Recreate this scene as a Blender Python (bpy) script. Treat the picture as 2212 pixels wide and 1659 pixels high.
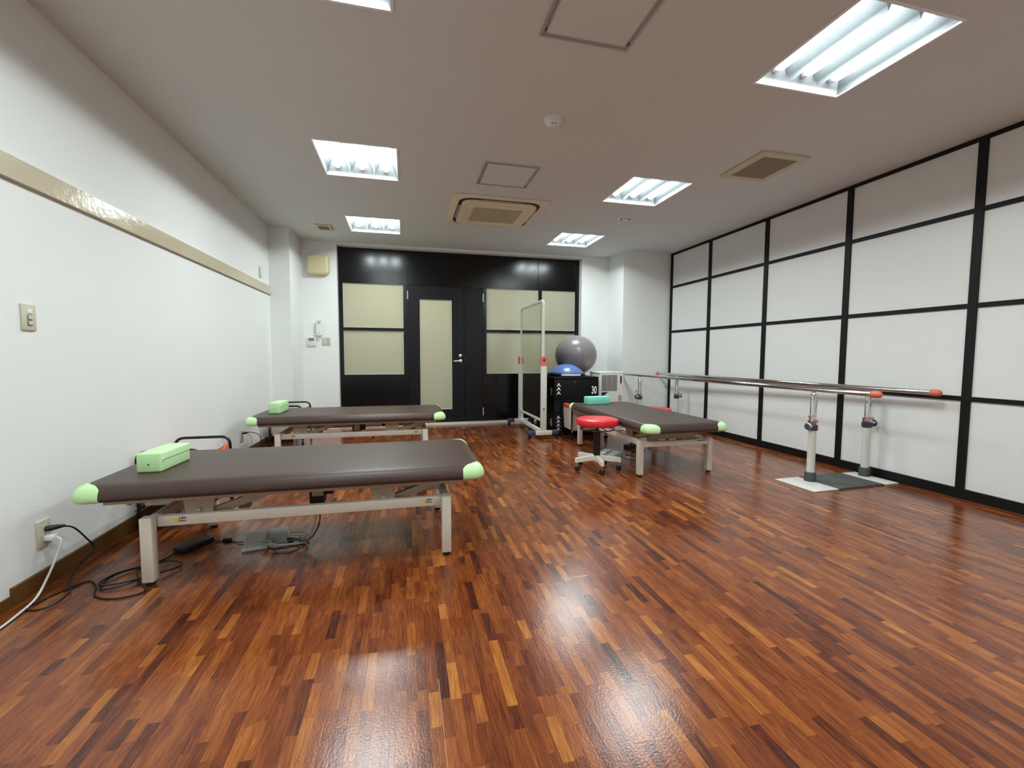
import bpy, bmesh, math, random
from mathutils import Vector, Matrix
random.seed(7)
for o in list(bpy.data.objects): bpy.data.objects.remove(o)
SC = bpy.context.scene
COL = SC.collection

# ------------------------------------------------------------------ camera
FPX = 945.87                      # focal length in pixels of the 2212x1659 frame
YAW, PITCH, ROLL = 0.238648, 0.065801, 0.002846
CAMZ = 1.006
cf = Vector((math.sin(YAW)*math.cos(PITCH), math.cos(YAW)*math.cos(PITCH), -math.sin(PITCH)))
cr = Vector((math.cos(YAW), -math.sin(YAW), 0)); cu = cr.cross(cf)
r2 = math.cos(ROLL)*cr + math.sin(ROLL)*cu; u2 = -math.sin(ROLL)*cr + math.cos(ROLL)*cu
cd = bpy.data.cameras.new('camera'); cam = bpy.data.objects.new('camera', cd); COL.objects.link(cam)
cd.sensor_fit = 'HORIZONTAL'; cd.sensor_width = 36.0; cd.lens = FPX*36.0/2212
cd.clip_start = 0.02
m = Matrix((r2, u2, -cf)).transposed().to_4x4(); m.translation = (0, 0, CAMZ)
cam.matrix_world = m
SC.camera = cam
# ------------------------------------------------------------------ world + exposure
w = bpy.data.worlds.new('world'); SC.world = w; w.use_nodes = True
w.node_tree.nodes['Background'].inputs[0].default_value = (0.5, 0.5, 0.5, 1)
w.node_tree.nodes['Background'].inputs[1].default_value = 0.05
vs = SC.view_settings
vs.view_transform = 'Standard'; vs.look = 'None'; vs.gamma = 1.0; vs.use_curve_mapping = False
vs.exposure = 0.93
LAMP_STRENGTH = 4.0           # glow of the tubes themselves
TUBE_WATTS = 3.95              # light sent down by each tube
cy_ = SC.cycles
cy_.max_bounces = 6; cy_.diffuse_bounces = 4; cy_.glossy_bounces = 3; cy_.transmission_bounces = 3; cy_.transparent_max_bounces = 4
cy_.caustics_reflective = False; cy_.caustics_refractive = False; cy_.use_light_tree = False; cy_.use_adaptive_sampling = True; cy_.adaptive_threshold = .03
CORRIDOR_WATTS = 15.0

# ------------------------------------------------------------------ room measures (metres)
XL, XR, YB, YF, ZC = -1.537, 3.812, 6.293, -1.6, 2.495
YP = 6.40                        # face of the black partition
COLL = (-1.31, 5.705)            # left pillar: right face x, front face y
COLR = (3.056, 5.81)             # right pillar: left face x, front face y

# ------------------------------------------------------------------ materials
def lin(c):
    c = c/255.0
    return c/12.92 if c <= .04045 else ((c+.055)/1.055)**2.4
def rgb(r, g, b): return (lin(r), lin(g), lin(b), 1)
MATS = {}
def mat(name, col, rough=.5, metal=0.0, bump=None, spec=None, emit=None, var=None, coat=0.0):
    """col sRGB triple; bump=(scale,strength); var=(scale,amount) gentle mottling"""
    m = bpy.data.materials.new(name); m.use_nodes = True
    nt = m.node_tree; b = nt.nodes['Principled BSDF']
    b.inputs['Base Color'].default_value = rgb(*col)
    b.inputs['Roughness'].default_value = rough
    b.inputs['Metallic'].default_value = metal
    if spec is not None: b.inputs['Specular IOR Level'].default_value = spec
    if coat: b.inputs['Coat Weight'].default_value = coat; b.inputs['Coat Roughness'].default_value = .1
    if emit:
        b.inputs['Emission Color'].default_value = rgb(*emit[0]); b.inputs['Emission Strength'].default_value = emit[1]
    tc = nt.nodes.new('ShaderNodeTexCoord')
    sc_, am = var if var else (9.0, .04)
    n = nt.nodes.new('ShaderNodeTexNoise'); n.inputs['Scale'].default_value = sc_; n.inputs['Detail'].default_value = 4
    nt.links.new(tc.outputs['Object'], n.inputs['Vector'])
    mx = nt.nodes.new('ShaderNodeMix'); mx.data_type = 'RGBA'; mx.blend_type = 'MULTIPLY'; mx.inputs[0].default_value = 1
    mr = nt.nodes.new('ShaderNodeMapRange'); mr.inputs[3].default_value = 1-am; mr.inputs[4].default_value = 1+am
    nt.links.new(n.outputs['Fac'], mr.inputs[0])
    mx.inputs[6].default_value = rgb(*col); nt.links.new(mr.outputs[0], mx.inputs[7])
    nt.links.new(mx.outputs[2], b.inputs['Base Color'])
    if bump:
        n2 = nt.nodes.new('ShaderNodeTexNoise'); n2.inputs['Scale'].default_value = bump[0]; n2.inputs['Detail'].default_value = 5
        nt.links.new(tc.outputs['Object'], n2.inputs['Vector'])
        bp = nt.nodes.new('ShaderNodeBump'); bp.inputs['Strength'].default_value = bump[1]; bp.inputs['Distance'].default_value = .004
        nt.links.new(n2.outputs['Fac'], bp.inputs['Height']); nt.links.new(bp.outputs[0], b.inputs['Normal'])
    MATS[name] = m
    if emit: m.cycles.emission_sampling = 'NONE'
    return m

mat('wallpaper', (236, 238, 236), .85, bump=(260, .2), var=(3, .015))
mat('ceiling_paper', (221, 225, 224), .9, bump=(300, .35), var=(3, .015))
mat('panel_cloth', (232, 233, 231), .85, bump=(420, .3), var=(5, .015))
mat('black_wood', (9, 9, 10), .55, bump=(90, .1), spec=.3)
mat('black_laminate', (4, 5, 7), .21, bump=(160, .03), spec=.45)
mat('black_door', (11, 12, 15), .40, bump=(160, .03), spec=.3)
mat('cream_trim', (204, 193, 168), .14, bump=(26, .35), var=(3, .04))
mat('brown_skirting', (100, 66, 26), .45, bump=(60, .1), var=(7, .12))
mat('threshold', (214, 208, 192), .5)
mat('frosted', (206, 205, 184), .55, var=(220, .05))
mat('steel', (200, 202, 204), .25, 1.0)
mat('satin', (222, 223, 221), .38, .3)
mat('chrome', (215, 213, 212), .07, 1.0)
mat('tube_glow', (255, 255, 255), .4, emit=((236, 250, 250), LAMP_STRENGTH))
mat('lamp_white', (240, 243, 245), .45)
mat('lamp_reflector', (122, 128, 131), .45)
mat('lamp_end', (200, 205, 208), .45)
mat('aluminium', (176, 174, 172), .42, .25)
mat('ac_cream', (236, 224, 198), .5)
mat('ac_grille', (186, 176, 142), .7, bump=(500, .5))
mat('dark_slot', (14, 12, 10), .6)
mat('vent_cream', (212, 204, 178), .55)
mat('vent_mesh', (160, 152, 128), .8, bump=(600, .6))
mat('plastic_white', (232, 233, 230), .4)
mat('plastic_cream', (206, 201, 180), .45)
mat('speaker_cream', (214, 201, 162), .35)
mat('lcd', (112, 120, 108), .25)
mat('grey_print', (120, 122, 130), .6)
mat('dark_print', (60, 60, 64), .6)
mat('leather_brown', (70, 51, 45), .42, bump=(120, .25), var=(6, .07))
mat('lime', (203, 246, 182), .5, bump=(90, .08))
mat('lime_side', (170, 226, 142), .5, bump=(90, .1))
mat('teal', (138, 226, 202), .5, bump=(60, .12))
mat('bed_white', (222, 215, 203), .42)
mat('bed_beige', (178, 165, 143), .5)
mat('rubber', (24, 24, 25), .7)
mat('black_plastic', (22, 22, 24), .45)
mat('black_paint', (16, 16, 17), .28)
mat('label_grey', (190, 190, 190), .5)
mat('yellow_print', (236, 210, 70), .6)
mat('black_print', (25, 22, 22), .6)
mat('white_print', (240, 241, 242), .6)
mat('orange', (250, 106, 52), .6)
mat('canvas', (226, 220, 208), .8, bump=(200, .3), var=(5, .04))
mat('red_vinyl', (226, 38, 52), .32, bump=(60, .05))
mat('stool_white', (234, 228, 217), .4)
mat('grey_plastic', (204, 211, 208), .5)
mat('grey_plastic_dark', (165, 172, 172), .5)
mat('cable_grey', (188, 186, 182), .5)
mat('cable_white', (240, 240, 238), .45)
mat('mirror_white', (214, 213, 206), .4)
mat('salmon', (222, 112, 95), .42)
mat('navy', (64, 66, 92), .45)
mat('post_white', (214, 213, 206), .42)
mat('boot_grey', (62, 64, 64), .6)
mat('mat_grey', (84, 86, 82), .8, bump=(300, .3))
mat('plate_white', (222, 222, 216), .4)
mat('ball_grey', (136, 127, 129), .28, bump=(20, .03), var=(2, .03))
mat('dome_blue', (92, 124, 180), .25)
mat('box_black', (8, 8, 9), .6, bump=(200, .15), spec=.25)
mat('purifier', (228, 227, 221), .5)
mat('purifier_grille', (150, 151, 146), .6)
mat('glass_white', (225, 225, 222), .2)
# silvered mirror
mm = bpy.data.materials.new('mirror_glass'); mm.use_nodes = True
b = mm.node_tree.nodes['Principled BSDF']; b.inputs['Base Color'].default_value = (.87, .92, .86, 1)
b.inputs['Metallic'].default_value = 1; b.inputs['Roughness'].default_value = .015; MATS['mirror_glass'] = mm
# frosted film glass: diffuse front plus light leaking through from the corridor
m_ = MATS['frosted']; nt = m_.node_tree; b = nt.nodes['Principled BSDF']; out = nt.nodes['Material Output']
tr = nt.nodes.new('ShaderNodeBsdfTranslucent'); tr.inputs[0].default_value = rgb(232, 230, 212)
mx = nt.nodes.new('ShaderNodeMixShader'); mx.inputs[0].default_value = .5
nt.links.new(b.outputs[0], mx.inputs[1]); nt.links.new(tr.outputs[0], mx.inputs[2]); nt.links.new(mx.outputs[0], out.inputs[0])

# wood strip flooring: tone comes from a per-plank attribute, grain from stretched noise
def wood_mat():
    m = bpy.data.materials.new('wood_strip'); m.use_nodes = True
    nt = m.node_tree; N = nt.nodes; Lk = nt.links; b = N['Principled BSDF']
    tone = N.new('ShaderNodeAttribute'); tone.attribute_name = 'tone'
    seed = N.new('ShaderNodeAttribute'); seed.attribute_name = 'seed'
    geo = N.new('ShaderNodeNewGeometry')
    off = N.new('ShaderNodeVectorMath'); off.operation = 'MULTIPLY_ADD'
    comb = N.new('ShaderNodeCombineXYZ')
    for i in range(3): Lk.new(seed.outputs['Fac'], comb.inputs[i])
    Lk.new(comb.outputs[0], off.inputs[0]); off.inputs[1].default_value = (17.3, 9.1, 5.7); Lk.new(geo.outputs['Position'], off.inputs[2])
    def noise(scale, detail, rough, dist):
        mp = N.new('ShaderNodeMapping'); mp.inputs['Scale'].default_value = scale; Lk.new(off.outputs[0], mp.inputs[0])
        n = N.new('ShaderNodeTexNoise'); n.inputs['Scale'].default_value = 1; n.inputs['Detail'].default_value = detail
        n.inputs['Roughness'].default_value = rough; n.inputs['Distortion'].default_value = dist
        Lk.new(mp.outputs[0], n.inputs['Vector']); return n
    acc = tone.outputs['Fac']
    n2 = noise((330, 10, 10), 3, .5, .3)
    for n, amp in ((noise((34, 5.5, 10), 3, .5, 1.2), .55), (noise((130, 6.0, 10), 4, .6, 2.2), .85), (n2, .34)):
        ma = N.new('ShaderNodeMath'); ma.operation = 'MULTIPLY_ADD'; Lk.new(n.outputs['Fac'], ma.inputs[0]); ma.inputs[1].default_value = amp
        sb = N.new('ShaderNodeMath'); sb.operation = 'SUBTRACT'; Lk.new(acc, sb.inputs[0]); sb.inputs[1].default_value = amp*.5
        Lk.new(sb.outputs[0], ma.inputs[2]); acc = ma.outputs[0]
    cr_ = N.new('ShaderNodeValToRGB'); e = cr_.color_ramp.elements
    def dim(r, g, bl): return tuple(c*.74 for c in rgb(r, g, bl)[:3])+(1,)
    e[0].position = 0.0; e[0].color = dim(58, 26, 19); e[1].position = 1.0; e[1].color = dim(208, 134, 62)
    for p, c in ((.22, (88, 40, 26)), (.42, (126, 62, 33)), (.62, (154, 82, 40)), (.82, (182, 106, 48))):
        x = e.new(p); x.color = dim(*c)
    Lk.new(acc, cr_.inputs[0]); Lk.new(cr_.outputs[0], b.inputs['Base Color'])
    b.inputs['Roughness'].default_value = .19
    b.inputs['Specular IOR Level'].default_value = .5
    n3 = N.new('ShaderNodeTexNoise'); n3.inputs['Scale'].default_value = 150; n3.inputs['Detail'].default_value = 5; Lk.new(geo.outputs['Position'], n3.inputs['Vector'])
    bp = N.new('ShaderNodeBump'); bp.inputs['Strength'].default_value = .15; bp.inputs['Distance'].default_value = .0025
    Lk.new(n3.outputs['Fac'], bp.inputs['Height'])
    bp2 = N.new('ShaderNodeBump'); bp2.inputs['Strength'].default_value = .10; bp2.inputs['Distance'].default_value = .001
    Lk.new(n2.outputs['Fac'], bp2.inputs['Height']); Lk.new(bp.outputs[0], bp2.inputs['Normal']); Lk.new(bp2.outputs[0], b.inputs['Normal'])
    MATS['wood_strip'] = m
wood_mat()
mat('floor_base', (46, 24, 16), .6)

# ------------------------------------------------------------------ mesh helpers
def xbox(bm, x0, x1, y0, y1, z0, z1, bev=0.0, seg=2):
    v = [bm.verts.new((x, y, z)) for x in (x0, x1) for y in (y0, y1) for z in (z0, z1)]
    f = [bm.faces.new([v[i] for i in q]) for q in ((0,1,3,2), (4,6,7,5), (0,4,5,1), (2,3,7,6), (0,2,6,4), (1,5,7,3))]
    if bev:
        es = list({e for q in f for e in q.edges})
        bmesh.ops.bevel(bm, geom=es, offset=bev, segments=seg, affect='EDGES', profile=.5)
    return bm
def cbox(bm, c, s, bev=0.0, seg=2):
    return xbox(bm, c[0]-s[0]/2, c[0]+s[0]/2, c[1]-s[1]/2, c[1]+s[1]/2, c[2]-s[2]/2, c[2]+s[2]/2, bev, seg)
def B(*a, **k): return cbox(bmesh.new(), *a, **k)
def X(*a, **k): return xbox(bmesh.new(), *a, **k)
def frame_of(d):
    d = Vector(d).normalized(); a = Vector((0, 0, 1)) if abs(d.z) < .9 else Vector((1, 0, 0))
    u = d.cross(a).normalized(); return u, d.cross(u).normalized()
def tube(bm, pts, r, seg=10, closed=False, cap=True):
    pts = [Vector(p) for p in pts]; n = len(pts); rings = []
    u = None
    for i in range(n):
        if closed: d = pts[(i+1) % n]-pts[i-1]
        else: d = pts[min(i+1, n-1)]-pts[max(i-1, 0)]
        d.normalize()
        if u is None: u, v = frame_of(d)
        else:
            u = (u-d*u.dot(d)).normalized(); v = d.cross(u)
        rr = r[i] if isinstance(r, (list, tuple)) else r
        rings.append([bm.verts.new(pts[i]+(u*math.cos(2*math.pi*k/seg)+v*math.sin(2*math.pi*k/seg))*rr) for k in range(seg)])
    for i in range(n if closed else n-1):
        a, b_ = rings[i], rings[(i+1) % n]
        for k in range(seg): bm.faces.new((a[k], a[(k+1) % seg], b_[(k+1) % seg], b_[k]))
    if not closed and cap:
        bm.faces.new(rings[0][::-1]); bm.faces.new(rings[-1])
    return bm
def T(*a, **k): return tube(bmesh.new(), *a, **k)
def bezier(pts, n=8, closed=False):
    """smooth Catmull-Rom path through pts"""
    P = [Vector(p) for p in pts]; out = []; N = len(P)
    rng = range(N) if closed else range(N-1)
    for i in rng:
        p0 = P[i-1] if (closed or i > 0) else P[0]; p1 = P[i]; p2 = P[(i+1) % N]
        p3 = P[(i+2) % N] if (closed or i+2 < N) else P[-1]
        for k in range(n):
            t = k/n
            out.append(.5*((2*p1)+(p2-p0)*t+(2*p0-5*p1+4*p2-p3)*t*t+(3*p1-p0-3*p2+p3)*t**3))
    if not closed: out.append(P[-1])
    return out
def round_path(pts, r, n=5):
    """polyline with filleted corners"""
    P = [Vector(p) for p in pts]; out = [P[0]]
    for i in range(1, len(P)-1):
        a = (P[i-1]-P[i]).normalized(); c = (P[i+1]-P[i]).normalized()
        for k in range(n+1):
            t = k/n; out.append(P[i]+a*r*(1-t)**2+c*r*t**2)
    out.append(P[-1]); return out
def lathe(bm, prof, seg=24, c=(0, 0, 0), axis='z'):
    rings = []
    for (r, z) in prof:
        ring = []
        for k in range(seg):
            a = 2*math.pi*k/seg; x, y = r*math.cos(a), r*math.sin(a)
            p = (x, y, z) if axis == 'z' else ((z, x, y) if axis == 'x' else (x, z, y))
            ring.append(bm.verts.new((p[0]+c[0], p[1]+c[1], p[2]+c[2])))
        rings.append(ring)
    for a, b_ in zip(rings, rings[1:]):
        for k in range(seg): bm.faces.new((a[k], a[(k+1) % seg], b_[(k+1) % seg], b_[k]))
    bm.faces.new(rings[0][::-1]); bm.faces.new(rings[-1])
    return bm
def LA(*a, **k): return lathe(bmesh.new(), *a, **k)
def ball(r, c=(0, 0, 0), seg=16, sz=1.0):
    n = seg//2
    prof = [(max(r*math.sin(math.pi*i/n), 1e-4), -r*math.cos(math.pi*i/n)*sz) for i in range(n+1)]
    return LA(prof, seg, c)
def prism(bm, poly, lo, hi, axis='y'):
    """extrude a 2D polygon along an axis"""
    def P(a, b_, t): return {'y': (a, t, b_), 'x': (t, a, b_), 'z': (a, b_, t)}[axis]
    A = [bm.verts.new(P(a, b_, lo)) for a, b_ in poly]; C = [bm.verts.new(P(a, b_, hi)) for a, b_ in poly]
    bm.faces.new(A[::-1]); bm.faces.new(C)
    n = len(poly)
    for i in range(n): bm.faces.new((A[i], A[(i+1) % n], C[(i+1) % n], C[i]))
    return bm
def PR(*a, **k): return prism(bmesh.new(), *a, **k)
def ring_frame(x0, x1, y0, y1, z0, z1, wdt, axis='z', bev=0):
    """flat rectangular picture-frame ring"""
    bm = bmesh.new()
    for (a, b_, c, d) in ((x0, x1, y0, y0+wdt), (x0, x1, y1-wdt, y1), (x0, x0+wdt, y0+wdt, y1-wdt), (x1-wdt, x1, y0+wdt, y1-wdt)):
        if axis == 'z': xbox(bm, a, b_, c, d, z0, z1, bev)
        elif axis == 'y': xbox(bm, a, b_, z0, z1, c, d, bev)
        else: xbox(bm, z0, z1, a, b_, c, d, bev)
    return bm
def obj(name, bm, material, parent=None, smooth=True, loc=None, rot=None):
    bmesh.ops.recalc_face_normals(bm, faces=bm.faces)
    me = bpy.data.meshes.new(name); bm.to_mesh(me); bm.free()
    me.materials.append(MATS[material])
    if smooth:
        for p in me.polygons: p.use_smooth = True
        me.set_sharp_from_angle(angle=math.radians(40))
    o = bpy.data.objects.new(name, me); COL.objects.link(o)
    if parent: o.parent = parent
    if loc: o.location = loc
    if rot: o.rotation_euler = rot
    return o
def tag(o, label, cat, group=None, kind=None):
    o['label'] = label; o['category'] = cat
    if group: o['group'] = group
    if kind: o['kind'] = kind
    return o
def thing(name, label, cat, loc=(0, 0, 0), rz=0.0, group=None, kind=None):
    o = bpy.data.objects.new(name, None); o.empty_display_size = .1; COL.objects.link(o)
    o.location = loc; o.rotation_euler = (0, 0, rz)
    return tag(o, label, cat, group, kind)
def struct(name, bm, material, label, cat, smooth=False):
    return tag(obj(name, bm, material, None, smooth), label, cat, None, 'structure')
def copy_tree(o, parent=None):
    c = o.copy(); COL.objects.link(c); c.parent = parent
    for ch in list(o.children): copy_tree(ch, c)
    return c
def text_mesh(name, body, size, material, parent, mtx, sx=1.0, thick=.0006, bold=0.0):
    cu_ = bpy.data.curves.new('t', 'FONT'); cu_.body = body; cu_.size = size; cu_.extrude = thick; cu_.offset = bold
    cu_.align_x = 'CENTER'; cu_.align_y = 'CENTER'; cu_.resolution_u = 3
    t = bpy.data.objects.new('t', cu_); COL.objects.link(t)
    bpy.context.view_layer.update()
    me = bpy.data.meshes.new_from_object(t.evaluated_get(bpy.context.evaluated_depsgraph_get()))
    bpy.data.objects.remove(t)
    me.transform(mtx @ Matrix.Diagonal((sx, 1, 1, 1)))
    me.name = name; me.materials.clear(); me.materials.append(MATS[material])
    o = bpy.data.objects.new(name, me); COL.objects.link(o); o.parent = parent
    return o
def basis(origin, right, up):
    r, u = Vector(right).normalized(), Vector(up).normalized(); n = r.cross(u)
    M_ = Matrix((r, u, n)).transposed().to_4x4(); M_.translation = origin
    return M_

# ================================================================== STRUCTURE
# ---- lamps' openings in the ceiling
LAMPS = [  # x0, x1, y0, y1, label
    (-.61, -.04, 1.465, 2.07, 'recessed three-tube ceiling light cut off by the top edge of the picture'),
    (-.61, -.04, 3.37, 3.98, 'recessed three-tube ceiling light left of the smaller ceiling hatch'),
    (-.61, -.04, 5.09, 5.69, 'recessed three-tube ceiling light nearest the small square ceiling vent'),
    (1.87, 2.43, 1.515, 2.11, 'largest-looking recessed three-tube ceiling light at upper right, nearest the camera'),
    (1.87, 2.43, 3.41, 4.01, 'recessed three-tube ceiling light between the cream vent and the air conditioner'),
    (1.87, 2.43, 5.13, 5.73, 'recessed three-tube ceiling light closest to the right end of the black partition'),
    (-.61, -.04, -.45, .155, 'recessed three-tube ceiling light behind the camera on the left side'),
    (1.87, 2.43, -.40, .20, 'recessed three-tube ceiling light behind the camera on the right side'),
]
bm = bmesh.new()
xs = sorted({XL-.1, XR+.12} | {a for l in LAMPS for a in l[:2]})
ys = sorted({YF-.1, YB+.2} | {a for l in LAMPS for a in l[2:4]})
for i in range(len(xs)-1):
    for j in range(len(ys)-1):
        cx, cy = (xs[i]+xs[i+1])/2, (ys[j]+ys[j+1])/2
        if any(l[0] < cx < l[1] and l[2] < cy < l[3] for l in LAMPS): continue
        xbox(bm, xs[i], xs[i+1], ys[j], ys[j+1], ZC, ZC+.02)
bmesh.ops.remove_doubles(bm, verts=bm.verts, dist=1e-5)
struct('ceiling', bm, 'ceiling_paper', 'plain off-white papered ceiling with recessed lights', 'ceiling')

# ---- floor with strips
floor = struct('floor', X(XL-.1, XR+.12, YF-.1, YB+.2, -.06, -.0012), 'floor_base', 'glossy reddish brown wood strip floor', 'floor')
def to_px(x, y, z=0.0):
    p = Vector((x, y, z-CAMZ)); d = p.dot(cf)
    return (1106+FPX*p.dot(r2)/d, 829.5-FPX*p.dot(u2)/d) if d > .05 else None
WST = .0312
planks = []
x = XL
row = 0
while x < XR+.01:
    x1 = min(x+WST, XR+.03); y = YF + random.uniform(-.2, 0)
    while y < YB+.1:
        ln = random.choice((.08, .11, .13, .15, .17, .19, .21, .24, .28))*random.uniform(.9, 1.1)
        planks.append((x, x1, max(y, YF-.05), min(y+ln, YB+.12)))
        y += ln
    x = x1; row += 1
def area_px(p):
    q = [to_px(a, b_) for a, b_ in ((p[0], p[2]), (p[1], p[2]), (p[1], p[3]), (p[0], p[3]))]
    if any(k is None for k in q): return 0
    cx, cy = sum(k[0] for k in q)/4, sum(k[1] for k in q)/4
    if not (0 < cx < 2212 and 0 < cy < 1645): return 0
    return abs(sum(q[i][0]*q[(i+1) % 4][1]-q[(i+1) % 4][0]*q[i][1] for i in range(4)))/2
order = sorted(range(len(planks)), key=lambda i: -area_px(planks[i]))
near = set(order[:300])
def plank_geo(p, V, F):
    g, h = .00012, .0012; i = len(V); x0, x1, y0, y1 = p
    V += [(x0, y0, -h), (x1, y0, -h), (x1, y1, -h), (x0, y1, -h), (x0+g, y0+g, 0), (x1-g, y0+g, 0), (x1-g, y1-g, 0), (x0+g, y1-g, 0)]
    F += [(i+4, i+5, i+6, i+7), (i, i+1, i+5, i+4), (i+1, i+2, i+6, i+5), (i+2, i+3, i+7, i+6), (i+3, i, i+4, i+7)]
def plank_obj(name, lst):
    V, F, tn, sd = [], [], [], []
    for p in lst:
        plank_geo(p, V, F)
        t = random.choices((.26, .38, .47, .54, .61, .71, .82), (5, 12, 23, 25, 19, 11, 5))[0]+random.uniform(-.08, .08)
        s = random.random()*40
        tn += [t]*5; sd += [s]*5
    me = bpy.data.meshes.new(name); me.from_pydata(V, [], F)
    for nm, vals in (('tone', tn), ('seed', sd)):
        a = me.attributes.new(nm, 'FLOAT', 'FACE'); a.data.foreach_set('value', vals)
    me.materials.append(MATS['wood_strip'])
    o = bpy.data.objects.new(name, me); COL.objects.link(o); o.parent = floor
    return o
for i in sorted(near): plank_obj('plank', [planks[i]])
o = plank_obj('plank_field', [p for i, p in enumerate(planks) if i not in near]); o['kind'] = 'stuff'
# two lifted seams, their glint painted on as a pale colour
mat('seam_glint', (206, 168, 140), .2)
obj('lifted_seam', PR([(1.803, .0002), (1.8065, .0022), (1.809, .0002)], .672, .796, 'x'), 'seam_glint', floor)
obj('lifted_seam', PR([(.0865, .0002), (.0875, .0014), (.0885, .0002)], .90, 1.315, 'y'), 'seam_glint', floor)

# ---- left wall, pillar, trim, skirting
struct('wall_left', X(XL-.1, XL, YF-.1, YB+.1, -.02, ZC), 'wallpaper', 'white textured wallpaper wall on the left side', 'wall')
struct('wall_column_left', X(XL, COLL[0], COLL[1], YB, 0, ZC), 'wallpaper', 'white boxed pillar in the far left corner', 'pillar')
struct('wall_column_right', X(COLR[0], XR+.04, COLR[1], YB, 0, ZC), 'wallpaper', 'white boxed pillar in the far right corner', 'pillar')
struct('wall_front', X(XL-.1, XR+.12, YF-.1, YF, -.02, ZC), 'wallpaper', 'white wall behind the camera', 'wall')
struct('trim_1', X(XL, XL+.018, YF, COLL[1]+.012, 1.703, 1.80, .002, 1), 'cream_trim', 'glossy cream picture rail along the left wall', 'trim')
bb = struct('baseboard_left', X(XL, XL+.011, 2.10, COLL[1], 0, .077, .0015, 1), 'brown_skirting', 'brown wooden skirting board along the left wall', 'baseboard')
obj('low_skirting', X(XL, XL+.008, YF, 2.10, 0, .047, .001, 1), 'brown_skirting', bb, False)
struct('baseboard_column_left', X(XL+.011, COLL[0]+.008, COLL[1]-.008, YB, 0, .06, .001, 1), 'brown_skirting', 'brown skirting round the left pillar', 'baseboard')

# ---- back wall around the partition (opening set back behind it)
PX0, PX1, PZ1 = -.872, 2.617, 2.462
bm = bmesh.new()
xbox(bm, COLL[0]-.05, PX0, YB, YB+.2, 0, ZC); xbox(bm, PX1, COLR[0]+.05, YB, YB+.2, 0, ZC); xbox(bm, PX0, PX1, YB, YB+.2, PZ1, ZC)
struct('wall_back', bm, 'wallpaper', 'white back wall framing the black partition', 'wall')
struct('trim_2', X(PX0, PX1, YB-.004, YP+.05, -.002, .026, .003, 1), 'threshold', 'pale threshold strip under the black partition', 'threshold')

K = YP/YB
def kx(x): return x*K
def kz(z): return CAMZ+(z-CAMZ)*K
part = thing('wall_back_partition', 'black laminate partition with frosted windows and door at the back', 'partition', kind='structure')
Z0, ZTOP = .026, PZ1+.02
ZW1, ZM1, ZM0, ZW0 = kz(1.966), kz(1.375), kz(1.333), kz(.735)
posts = [(PX0-.02, kx(-.803)), (kx(-.02), kx(.04)), (kx(1.099), kx(1.149)), (kx(1.93), kx(1.986)), (kx(2.508), PX1+.03)]
for a, b_ in posts: obj('post', X(a, b_, YP, YP+.06, Z0, ZTOP, .001, 1), 'black_laminate', part, False)
bays = [(posts[0][1], posts[1][0]), (posts[1][1], posts[2][0]), (posts[2][1], posts[3][0]), (posts[3][1], posts[4][0])]
for i, (a, b_) in enumerate(bays):
    obj('transom_panel', X(a-.01, b_+.01, YP+.010, YP+.04, ZW1+.030, ZTOP), 'black_laminate', part, False)
    obj('transom_rail', X(a, b_, YP+.001, YP+.05, ZW1, ZW1+.033, .001, 1), 'black_laminate', part, False)
wn = 0
for i in (0, 2, 3):
    a, b_ = bays[i]; wn += 1
    win = thing('window_%d' % wn, ('pair of frosted panes left of the black door', 'pair of frosted panes right of the door, behind the mirror', 'narrow pair of frosted panes above the grey exercise ball')[wn-1], 'window', kind='structure')
    for lo, hi in ((ZM1, ZW1), (ZW0, ZM0)):
        pane = obj('pane', X(a-.004, b_+.004, YP+.016, YP+.024, lo-.004, hi+.004), 'frosted', win, False)
        obj('bead', ring_frame(a-.002, b_+.002, lo-.002, hi+.002, YP+.008, YP+.016, .006, 'y'), 'plastic_white', pane, False)
    obj('mid_rail', X(a, b_, YP+.002, YP+.05, ZM0, ZM1, .001, 1), 'black_laminate', win, False)
    obj('lower_panel', X(a-.01, b_+.01, YP+.006, YP+.04, Z0, ZW0), 'black_laminate', part, False)
# door
a, b_ = bays[1]; XD = kx(.823)
door = thing('door_1', 'black door leaf with a tall frosted pane and lever handle', 'door', kind='structure')
gx0, gx1, gz0, gz1 = kx(.202), kx(.648), kz(.229), kz(1.78)
DT = ZW1-.004
bm = bmesh.new()
y0, y1 = YP-.004, YP+.036
xbox(bm, a+.003, gx0, y0, y1, Z0+.012, DT); xbox(bm, gx1, XD-.003, y0, y1, Z0+.012, DT)
xbox(bm, gx0, gx1, y0, y1, gz1, DT); xbox(bm, gx0, gx1, y0, y1, Z0+.012, gz0)
obj('door_leaf', bm, 'black_door', door, False)
pane = obj('pane', X(gx0, gx1, YP+.012, YP+.02, gz0, gz1), 'frosted', door, False)
obj('bead', ring_frame(gx0, gx1, gz0, gz1, YP+.004, YP+.012, .006, 'y'), 'plastic_white', pane, False)
hd = obj('handle', LA([(.024, 0), (.024, -.01), (.018, -.014), (.012, -.016), (.012, -.045)], 20, (kx(.768), y0, kz(.922)), 'y'), 'satin', door)
obj('lever', T(round_path([(kx(.768), y0-.04, kz(.922)), (kx(.74), y0-.045, kz(.921)), (kx(.668), y0-.045, kz(.916))], .015), [.012]*1+[.011]*7, 10), 'satin', hd)
lk = obj('lock', LA([(.022, 0), (.022, -.008), (.017, -.012)], 20, (kx(.766), y0, kz(.998)), 'y'), 'satin', door)
obj('thumb_turn', B((kx(.766), y0-.017, kz(.998)), (.007, .012, .026), .002), 'satin', lk, rot=None)
bm = ring_frame(a-.01, b_+.01, Z0, DT+.02, y1+.001, y1+.02, .035, 'y'); xbox(bm, XD-.03, XD+.03, y1+.001, y1+.02, Z0, DT)
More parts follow.
